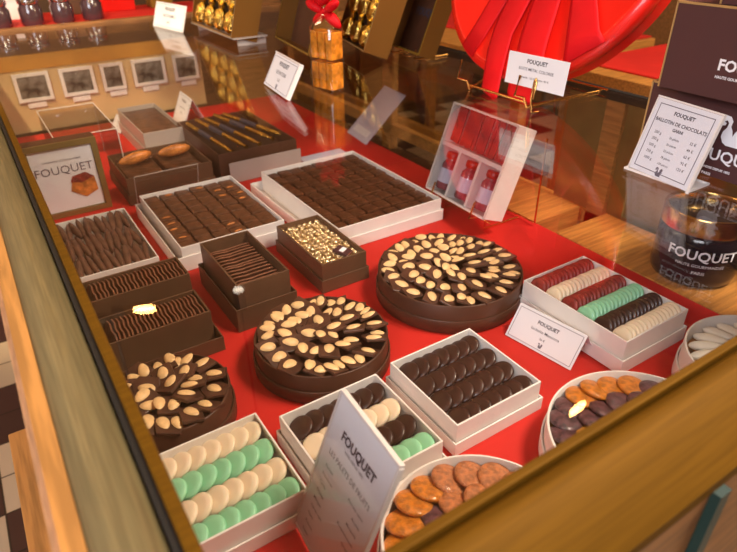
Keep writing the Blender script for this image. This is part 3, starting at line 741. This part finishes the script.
ribbon([(-.03, .12, .03, .12), (-.060, -.145, .010, -.137), (-.068, -.205, -.004, -.215), (-.062, -.262, .004, -.272), (-.050, -.300, .012, -.312), (-.036, -.345, .024, -.358), (-.026, -.354, .016, -.366)], .0085, .003).obj('ribbon', M['ribbon'], e, smooth=True, solid=.001)
ribbon([(.0, .12, .06, .12), (.020, -.137, .095, -.129), (.024, -.21, .106, -.22), (.038, -.29, .122, -.30), (.050, -.340, .128, -.348), (.062, -.354, .116, -.358)], .0125, .003).obj('ribbon', M['ribbon'], e, smooth=True, solid=.001)
b = MB(); b.ell((0, .13, .03), .055, .04, .03, 14, 8); b.obj('bow_knot', M['ribbon'], e, smooth=True)
e = thing('brass_easel', 'bright brass wire easel under the big red round box', 'easel', (1.15, 1.05, G))
def Ep(x, y, z): return (x - 1.15, y - 1.05, z - G)
for y, yb in ((1.115, 1.25), (.925, .92)):
    MB().tube([Ep(.985, y, G + .075), Ep(.975, y, G + .034), Ep(1.005, y, G + .024), Ep(1.015, y, G + .003), Ep(1.26, yb, G + .003)], .0028).obj('foot', M['brass_wire'], e, smooth=True)
MB().tube([Ep(1.015, 1.115, G + .0115), Ep(1.015, .925, G + .0115)], .0026).obj('front_bar', M['brass_wire'], e, smooth=True)
MB().tube([Ep(1.262, 1.25, G + .0085), Ep(1.262, .90, G + .0085)], .0026).obj('rear_bar', M['brass_wire'], e, smooth=True)
MB().tube([Ep(1.262, 1.055, G + .014), Ep(1.285, 1.055, G + .25)], .0028).obj('back_strut', M['brass_wire'], e, smooth=True)

# ------------------------------------------------------------------ brown printed boxes on the glass
def gift_carton(label, x, y0, y1, z, h, d, lines, extra=None):
    e = thing('brown_gift_carton', label, 'box', mx=lean((x, y1, z), -PI / 2, 0)); w = y1 - y0
    cb_ = MB().box(0, 0, -d, w, h, 0).obj('carton_body', M['maroon'], e)
    b = MB(); q = .0022
    b.box(-q / 2, h - q, -.0005, w, h + q / 2, q / 2); b.box(-q, -0, -.0005, q * .2, h, q / 2)
    b.box(-q, h - q, -d, q * .3, h + q / 2, -.0006)
    b.obj('gold_edge', M['goldedge'], e)
    if lines: text('printed_text', lines, M['paper'], cb_, z=.0006, off=.03)
    if extra: poly('emblem', leaf_logo(*extra), M['paper'], cb_, .0006, .0004)
    return e
gift_carton('maroon carton with white emblem and lettering, lower of the stacked brown boxes', .970, .215, .606, G + .0006, .127, .20,
            [('FOUQUET', .092, .028, .026, 'LEFT', .02), ('GOURMANDISE DEPUIS 1852', .100, .0125, .0052, 'LEFT'), ('PARIS', .122, -.0005 + .002, .0062, 'LEFT')], (.158, .078, .046))
gift_carton('maroon carton with white lettering, upper of the stacked brown boxes', .942, .215, .578, G + .1282, .128, .20,
            [('FOUQUET', .086, .042, .022, 'LEFT', .03), ('HAUTE GOURMANDISE', .086, .030, .0056, 'LEFT')])
gift_carton('maroon carton topmost on the stacked brown boxes, cut by the picture edge', .955, .18, .52, G + .2570, .09, .18, None)

# black jar inside the case
e = thing('black_jar', 'black lacquered jar with gold lid rim on the oak board at the right edge', 'jar', (1.198, .560, -.0018))
MB().lathe([(0, .0), (.076, .0), (.082, .006), (.085, .02), (.085, .105), (.080, .112), (0, .112)], 56).obj('jar_body', M['blacklac'], e, smooth=True)
lj = MB().lathe([(0, .1125), (.080, .1125), (.082, .116), (.082, .134), (0, .134)], 56).obj('lid', M['blacklac'], e, smooth=True)
MB().lathe([(.0765, .1345), (.0765, .152), (.0785, .155), (.0835, .155), (.0850, .152), (.0850, .118), (.0825, .118), (.0825, .1345)], 56, close=True).obj('gold_rim', M['brass_wire'], lj, smooth=True)
tl_ = text('printed_text', [('FOUQUET', 0, .018, .030, 'CENTER', .02), ('HAUTE GOURMANDISE', 0, .002, .009, 'CENTER'), ('PARIS', 0, -.014, .010, 'CENTER')], M['paper'], e)
for vtx in tl_.data.vertices:
    a = vtx.co.x / .0855; yy = vtx.co.y
    th_ = PI + .62 + a
    vtx.co = Vector((.0857 * math.cos(th_), .0857 * math.sin(th_), .05 + yy))

# ------------------------------------------------------------------ gold sweets boxes and lids on the glass
def frog(e_mx, x, y, s, label, group):
    f = thing('gold_wrapped_sweet', label, 'sweet', mx=e_mx @ T(x, y, 0), group=group)
    MB().ell((0, -s * .10, 0), s * .36, s * .46, s * .30, 9, 6).obj('foil_body', M['gold'], f)
    b = MB(); b.prism([(-s * .10, 0), (s * .10, 0), (s * .34, s * .22), (s * .12, s * .17), (0, s * .26), (-s * .12, s * .17), (-s * .34, s * .22)], -s * .05, s * .05)
    b.obj('foil_twist', M['gold'], f, mx=T(0, s * .28, 0))
    return f
def gold_box(label, o, az, t, w, h, d, nx, ny, where):
    e = thing('gold_sweets_box', label, 'box', mx=lean(o, az, t))
    b = MB(); q = .004
    b.box(0, 0, -d, w, h, -d + q); b.box(0, 0, -d + q, q, h, 0); b.box(w - q, 0, -d + q, w, h, 0); b.box(q, 0, -d + q, w - q, q, 0); b.box(q, h - q, -d + q, w - q, h, 0)
    b.obj('tray', M['goldbrown'], e)
    MB().box(q + .0005, q + .0005, -d + q + .0005, w - q - .0005, h - q - .0005, -.030).obj('insert', M['liner'], e)
    border(w, h, 0, .0035, .0002).obj('gold_edge', M['goldedge'], e)
    m = e.matrix_world.copy(); s = min((w - .02) / nx, (h - .02) / ny)
    for j in range(ny):
        for i in range(nx):
            frog(m, .01 + (w - .02) * (i + .5) / nx, .01 + (h - .02) * (j + .5) / ny, -0 + s, 'gold foil wrapped sweet in the %s gold box' % where, 'gold sweets in the %s box' % where).matrix_world = m @ T(.01 + (w - .02) * (i + .5) / nx, .01 + (h - .02) * (j + .5) / ny, -.013)
    return e
gold_box('open bronze box of gold-wrapped sweets at upper left, tilted on the glass', (.745, 2.362, G + .030), -1.58, .27, .396, .26, .09, 4, 3, 'upper left')
gold_box('open bronze box of gold-wrapped sweets behind the cellophane gift bag', (1.027, 1.775, G + .033), -1.815, .36, .270, .24, .078, 3, 3, 'one behind the gift bag')
def lid_box(label, o, az, t, w, h, d, txt):
    e = thing('gold_box_lid', label, 'box lid', mx=lean(o, az, t)); q = .004
    b = MB(); b.box(0, 0, -d, w, h, -d + q); b.box(0, 0, -d + q, q, h, 0); b.box(w - q, 0, -d + q, w, h, 0); b.box(q, 0, -d + q, w - q, q, 0); b.box(q, h - q, -d + q, w - q, h, 0)
    b.obj('lid_shell', M['goldbrown'], e)
    border(w, h, 0, .005, .0002).obj('gold_edge', M['goldcard'], e)
    MB().box(q, q, -d + q + .0002, w * .62, h - q, -d + q + .001).obj('dark_panel', M['browncard'], e)
    MB().box(w * .62 + .0005, q, -d + q + .0002, w - q, h - q, -d + q + .001).obj('gold_panel', M['goldcard'], e)
    if txt: text('printed_text', [(txt, w * .5, h * .42, .030, 'CENTER', .03)], M['ink'], e, z=-d + q + .0018)
    return e
lid_box('empty bronze lid with dark lining, between upper left sweets box and gift bag', (.884, 1.940, G + .021), -1.72, .30, .33, .26, .06, None)
lid_box('empty bronze lid with gold panel, left of the big red round box', (1.12, 1.635, G + .023), -1.72, .36, .22, .26, .055, 'FOUQUET')
e = thing('brass_easel', 'low brass easel under the gold lid left of the big red round box', 'easel', (1.15, 1.53, G))
for y in (.05, -.07):
    MB().tube([(-.04, y, .03), (-.045, y, .006), (-.03, y, .003), (.08, y, .003)], .0026).obj('foot', M['brass_wire'], e, smooth=True)
MB().tube([(.0, .09, .0085), (.0, -.11, .0085)], .0026).obj('crossbar', M['brass_wire'], e, smooth=True)
e = thing('acrylic_stand', 'clear acrylic stand under the upper left gold sweets box', 'stand', (.765, 2.165, G))
for y in (-.19, .19): MB().box(0, y - .003, .0004, .10, y + .003, .024).obj('side', M['acryl_edge2'], e)
MB().box(-.02, -.21, .0245, .10, .21, .028).obj('plate', M['acryl_edge2'], e)

# ------------------------------------------------------------------ cellophane gift bag
e = thing('cellophane_gift_bag', 'cellophane bag of amber slabs tied with red ribbon on the glass', 'gift bag', (.732, 1.316, G), -1.3)
w, d = .040, .026
rings = []
mb = MB()
P = []
prof = [(1.0, 0.001), (1.03, .05), (1.0, .10), (.95, .145), (.45, .168), (.16, .178), (.22, .19), (.55, .215), (.70, .235)]
for s, z in prof:
    row = []
    for k in range(29):
        a = 2 * PI * k / 28
        cxx = math.copysign(abs(math.cos(a)) ** .5, math.cos(a)); cyy = math.copysign(abs(math.sin(a)) ** .5, math.sin(a))
        wob = 1 + (.10 if z > .14 else .02) * math.sin(k * 3.3 + z * 60)
        row.append((w * s * cxx * wob, d * s * cyy * wob, z))
    P.append(row)
mb.grid(P).obj('cellophane', M['cello'], e, smooth=True)
mb = MB()
for k in range(3):
    pass
b = MB()
for lx, ly, rot in ((-.030, .006, .5), (.028, .010, -.5), (-.014, .026, 1.1), (.016, .028, -1.0), (-.022, -.014, -.6), (.022, -.016, .7)):
    b.X = T(0, 0, .178) @ RX(.25) @ T(lx * 1.0, 0, ly * 1.25 + .004) @ RY(rot)
    b.ell((0, 0, 0), .026, .014, .011, 12, 7, taper=.3)
b.X = T(0, 0, .178); b.ell((0, 0, .002), .008, .010, .008, 10, 6)
b.obj('red_bow', M['ribbon'], e, smooth=True)
EM = e.matrix_world.copy() if False else T(.732, 1.316, G) @ RZ(-1.3)
for j in range(2):
    for i in range(3):
        o = MB().box(-.0105, -.019, 0, .0105, .019, .062).obj('amber_slab', M['amber'], bevel=.002)
        o.matrix_world = EM @ T(-.0245 + .0245 * i, 0, .006 + .070 * j) @ RY(random.uniform(-.02, .02))
        tag(o, 'amber candied slab in the %s tier of the cellophane bag' % ('lower', 'upper')[j], 'sweet', 'amber slabs in the %s tier' % ('lower', 'upper')[j])

# ------------------------------------------------------------------ far-left things in the case
e = thing('poster_box', 'dark-framed display box with printed poster, by the side rail at far left', 'display box', (.128, 1.625, 0))
W_, H_ = .178, .195
MB().box(-W_ / 2, .006, .0003, W_ / 2, .05, H_).obj('box_body', M['browncard'], e, bevel=.002)
fr = MB()
for a in ((-W_ / 2, .0003, W_ / 2, .014), (-W_ / 2, H_ - .014, W_ / 2, H_), (-W_ / 2, .0142, -W_ / 2 + .014, H_ - .0142), (W_ / 2 - .014, .0142, W_ / 2, H_ - .0142)): fr.box(a[0], -.004, a[1], a[2], .0055, a[3])
fr.obj('frame', M['olive'], e)
ps_ = MB().box(-W_ / 2 + .015, .001, .015, W_ / 2 - .015, .004, H_ - .015).obj('poster', M['paper'], e)
pm = frame((-W_ / 2 + .015, .0006, .015), (1, 0, 0), (0, 0, 1))
tt = text('printed_text', [('FOUQUET', .072, .100, .030, 'CENTER', .0), ('CONFISERIE  CHOCOLATERIE', .072, .132, .0068, 'CENTER')], M['ink_soft'], ps_); tt.matrix_local = pm
po = MB().prism([(.075, .050), (.108, .028), (.140, .042), (.138, .078), (.118, .094), (.086, .088)], .0005, .0012).obj('printed_picture', M['candied'], ps_); po.matrix_local = pm
po = MB().prism([(.079, .074), (.104, .068), (.138, .079), (.118, .0945), (.086, .0885)], .0013, .0016).obj('printed_picture_top', M['darkred'], ps_); po.matrix_local = pm

def acrylic_box(label, x0, y0, x1, y1, h, em='acryl_edge'):
    e = thing('acrylic_cover', label, 'cover', (x0, y0, 0)); w = x1 - x0; d = y1 - y0
    b = MB(); b.box(0, 0, h - .002, w, d, h); b.box(0, 0, 0.0005, w, .002, h - .002); b.box(0, .002, .0005, .002, d, h - .002); b.box(w - .002, .002, .0005, w, d, h - .002); b.box(.002, d - .002, .0005, w - .002, d, h - .002)
    b.obj('clear_shell', M['acrylic'], e)
    r = .0013; b = MB()
    for p, q in (((0, 0, h), (w, 0, h)), ((w, 0, h), (w, d, h)), ((w, d, h), (0, d, h)), ((0, d, h), (0, 0, h)), ((0, 0, 0.002), (0, 0, h)), ((w, 0, 0.002), (w, 0, h)), ((w, d, .002), (w, d, h))): b.tube([p, q], r, 6)
    b.obj('bright_edges', M[em], e)
acrylic_box('clear acrylic cover with pale edges behind the poster box', .135, 1.78, .30, 2.10, .16)
tray = square_box('clear_topped_box', 'low pale-edged box of dark bits behind the orange slices', .398, 1.93, .530, 2.27, .085, M['acryl_edge2'])
MB().box(-.062, -.166, .0065, .062, .166, .070).obj('dark_filling', M['choc_glossy'], tray)

# orange slice box
e = brown_box('brown box with two candied orange slices beyond the ganache squares', .262, 1.60, .500, 1.82, .075, m='browncard2')
for s, (x, a, lb) in enumerate(((.320, .10, 'left'), (.432, .02, 'right'))):
    o = MB().ell((0, 0, 0), .048, .012, .016, 20, 10).obj('candied_orange_slice', M['candied'], smooth=True); o.matrix_world = T(x, 1.715, .088) @ RZ(a) @ RY(-a)
    tag(o, 'long glazed orange slice on dark chocolate, the %s one' % lb, 'candied fruit')
bmx = MB()
for s, (x, lb) in enumerate(((.325, 'left'), (.435, 'right'))):
    c = thing('chocolate_cake_bar', 'dark chocolate loaf under the %s candied orange slice' % lb, 'chocolate', (x, 1.71, .0065))
    MB().box(-.050, -.095, 0, .050, .095, .055).obj('loaf', M['choc_glossy'], c, bevel=.006)
    b = MB()
    for q in range(26): b.ell((random.uniform(-.045, .045), random.uniform(.035, .09), .058 + random.uniform(-.003, .006)), .008, .006, .005, 6, 4)
    b.obj('nut_topping', M['ganache'], c)
# crossed clear lids leaning over
e = thing('acrylic_screen', 'clear acrylic sheet leaning before the two orange slices', 'cover', mx=T(.36, 1.585, .001) @ RY(-.0) @ RX(.35))
MB().box(-.085, 0, 0, .085, .002, .10).obj('clear_sheet', M['acrylic'], e)
b = MB(); b.tube([(-.085, 0, .100), (.085, 0, .100)], .0013, 6); b.tube([(-.085, 0, .003), (-.085, 0, .100)], .0013, 6); b.tube([(.085, 0, .003), (.085, 0, .100)], .0013, 6); b.obj('edges', M['acryl_edge2'], e)

# dark box; reflection of the gold sweets over it is built as sticks
e = thing('brown_chocolate_box', 'dark box holding the built gold reflections beyond the biggest white box', 'box', (.650, 1.80, 0))
tray_mesh(MB(), -.125, -.19, .125, .19, .0003, .085, .004, .004).obj('tray', M['browncard'], e, bevel=.0008)
MB().box(-.119, -.184, .005, .119, .184, .050).obj('filling', M['liner'], e)
st = None
for i in range(5):
    if st is None:
        st = thing('gold_reflection_stick', '', 'sweet')
        MB().lathe([(0, -.15), (.006, -.15), (.007, -.13), (.0075, .10), (.006, .125), (.0035, .13), (.007, .15), (0, .15)], 10).obj('reflected_gold', M['gold'], st)
        MB().lathe([(.0079, -.06), (.0079, .02)], 10).obj('dark_band', M['ink'], st); s_ = st
    s_ = st if i == 0 else dup(st, T(0, 0, 0))
    s_.matrix_world = T(.565 + .042 * i, 1.80 + .01 * i, .078 + .004 * (i % 2)) @ RZ(.12 + .05 * i) @ RX(PI / 2 + .06)
    tag(s_, 'reflection of the gold sweets, built as a long stick in the dark box', 'sweet', 'gold reflections built as sticks')
tag(MB().box(.545, 1.585, .001, .775, 1.588, .062).obj('frosted_panel', M['acryl_edge2'], bevel=.0005),
    'greyish frosted panel standing before the dark box of gold reflections', 'panel')
# leaning lilac board
e = thing('leaning_board', 'lilac-grey printed board leaning at the rear of the case under the gold sweets', 'board', mx=lean((1.07, 1.80, .001), -1.69, .80))
MB().box(0, 0, -.004, .15, .21, 0).obj('board', M['paper_blue'], e)
MB().box(.02, -.0 + .02, .0003, .13, .045, .0008).obj('printed_band', M['paper'], e)
tag(MB().box(.80, 1.555, .0008, .955, 1.66, .004).obj('loose_card', M['paper_blue']), 'pale lilac card lying flat on the red cloth behind the biggest white box', 'card')

# ------------------------------------------------------------------ lamps seen reflected in the glass
def edison(label, c, ang, el):
    e = thing('edison_bulb', label, 'lamp', mx=T(*c) @ RZ(ang) @ RY(PI / 2 - el))
    gb = MB().lathe([(.011, -.02), (.013, 0), (.022, .022), (.024, .055), (.018, .085), (.008, .097), (0, .099)], 20).obj('glass_bulb', M['amberglass'], e, smooth=True)
    b = MB(); b.ell((0, 0, .045), .011, .011, .036, 20, 14)
    b.obj('filament', M['filament'], gb, smooth=True)
    MB().lathe([(0, -.055), (.012, -.055), (.015, -.05), (.015, -.021), (0, -.021)], 16).obj('socket', M['black'], e, smooth=True)
    return e
pl = thing('pendant_lamp', 'black two-armed ceiling pendant above the case', 'lamp', (.148, 1.775, 1.03))
MB().tube([(0, 0, 0), (-.0, 0, 1.319)], .006).obj('rod', M['black'], pl, smooth=True)
MB().tube([(-.05, .005, -.01), (.045, -.003, -.006)], .007).obj('arm', M['black'], pl, smooth=True)
edison('glowing bulb on the right arm of the pendant above the case', (.208, 1.772, 1.022), -.3, .10)
edison('glowing bulb on the left arm of the pendant above the case', (.090, 1.785, 1.018), PI - .35, -.1)
pl = thing('pendant_lamp', 'black single-bulb ceiling pendant over the right of the case', 'lamp', (1.30, .84, 1.30))
MB().tube([(0, 0, .02), (0, 0, 1.049)], .006).obj('rod', M['black'], pl, smooth=True)
edison('glowing bulb of the single pendant over the right of the case', (1.318, .850, 1.345), -.62, -.95)
sp = thing('ceiling_spotlight', 'black cylinder spotlight on a rod over the case', 'lamp', (.79, 2.42, 1.50))
MB().lathe([(0, .0), (.03, .0), (.03, .11), (0, .11)], 24).obj('housing', M['black'], sp, smooth=True)
MB().lathe([(0, -.002), (.026, -.002), (.026, -.0005), (0, -.0005)], 24).obj('lens', M['spotface'], sp)
MB().tube([(0, 0, .1105), (0, 0, .849)], .006).obj('rod', M['black'], sp, smooth=True)

# ------------------------------------------------------------------ lights
def area(name, loc, to, sx, sy, power, col):
    l = bpy.data.lights.new(name, 'AREA'); l.shape = 'RECTANGLE'; l.size = sx; l.size_y = sy; l.energy = power; l.color = col
    o = bpy.data.objects.new(name, l); COL.objects.link(o); o.location = loc
    o.rotation_euler = (Vector(to) - Vector(loc)).to_track_quat('-Z', 'Y').to_euler()
    return o
area('shop_light_front', (1.4, -.1, 2.3), (.6, .8, 0), .9, .7, 135, (1.0, .88, .72))
area('window_light', (-1.8, -.8, 1.9), (.4, 1.2, 0), 1.6, 1.6, 115, (.90, .92, 1.0))
area('shop_light_rear', (3.6, -.6, 2.2), (2.0, 1.9, 0), 1.0, 1.0, 40, (1.0, .72, .42))
area('veil_uplight', (-1.9, 3.3, 2.1), (.2, 4.4, 2.35), 1.0, 1.0, 80, (1.0, .80, .52))  # added uplight: brightens the ceiling so its reflection veils the glass at left
sl = bpy.data.lights.new('panel_fill_spot', 'SPOT'); sl.energy = 420; sl.spot_size = .62; sl.spot_blend = .7; sl.color = (1, .82, .52); sl.shadow_soft_size = .06  # added spot without a fixture, brightens the tan panel and frames
so = bpy.data.objects.new('panel_fill_spot', sl); COL.objects.link(so); so.location = (-.5, .9, 2.2)
so.rotation_euler = (Vector((.12, 2.4, .12)) - so.location).to_track_quat('-Z', 'Y').to_euler()

wd = bpy.data.worlds.new('w'); sc.world = wd; wd.use_nodes = True
wd.node_tree.nodes['Background'].inputs[0].default_value = (1.0, .75, .5, 1)
wd.node_tree.nodes['Background'].inputs[1].default_value = .2

# ------------------------------------------------------------------ camera
cd = bpy.data.cameras.new('camera'); cam = bpy.data.objects.new('camera', cd); COL.objects.link(cam)
cam.matrix_world = Matrix(((0.838516, 0.292497, -0.459713, 0), (-0.544786, 0.434625, -0.717154, 0), (-0.009962, 0.851791, 0.523788, 0.68), (0, 0, 0, 1)))
cd.sensor_width = 36; cd.lens = 595.67 / 737 * 36; cd.clip_start = .02
cd.dof.use_dof = True; cd.dof.focus_distance = 1.02; cd.dof.aperture_fstop = 5.0
sc.camera = cam
sc.view_settings.view_transform = 'Standard'; sc.view_settings.look = 'None'
sc.view_settings.gamma = 1; sc.view_settings.exposure = 0.0; sc.view_settings.use_curve_mapping = False
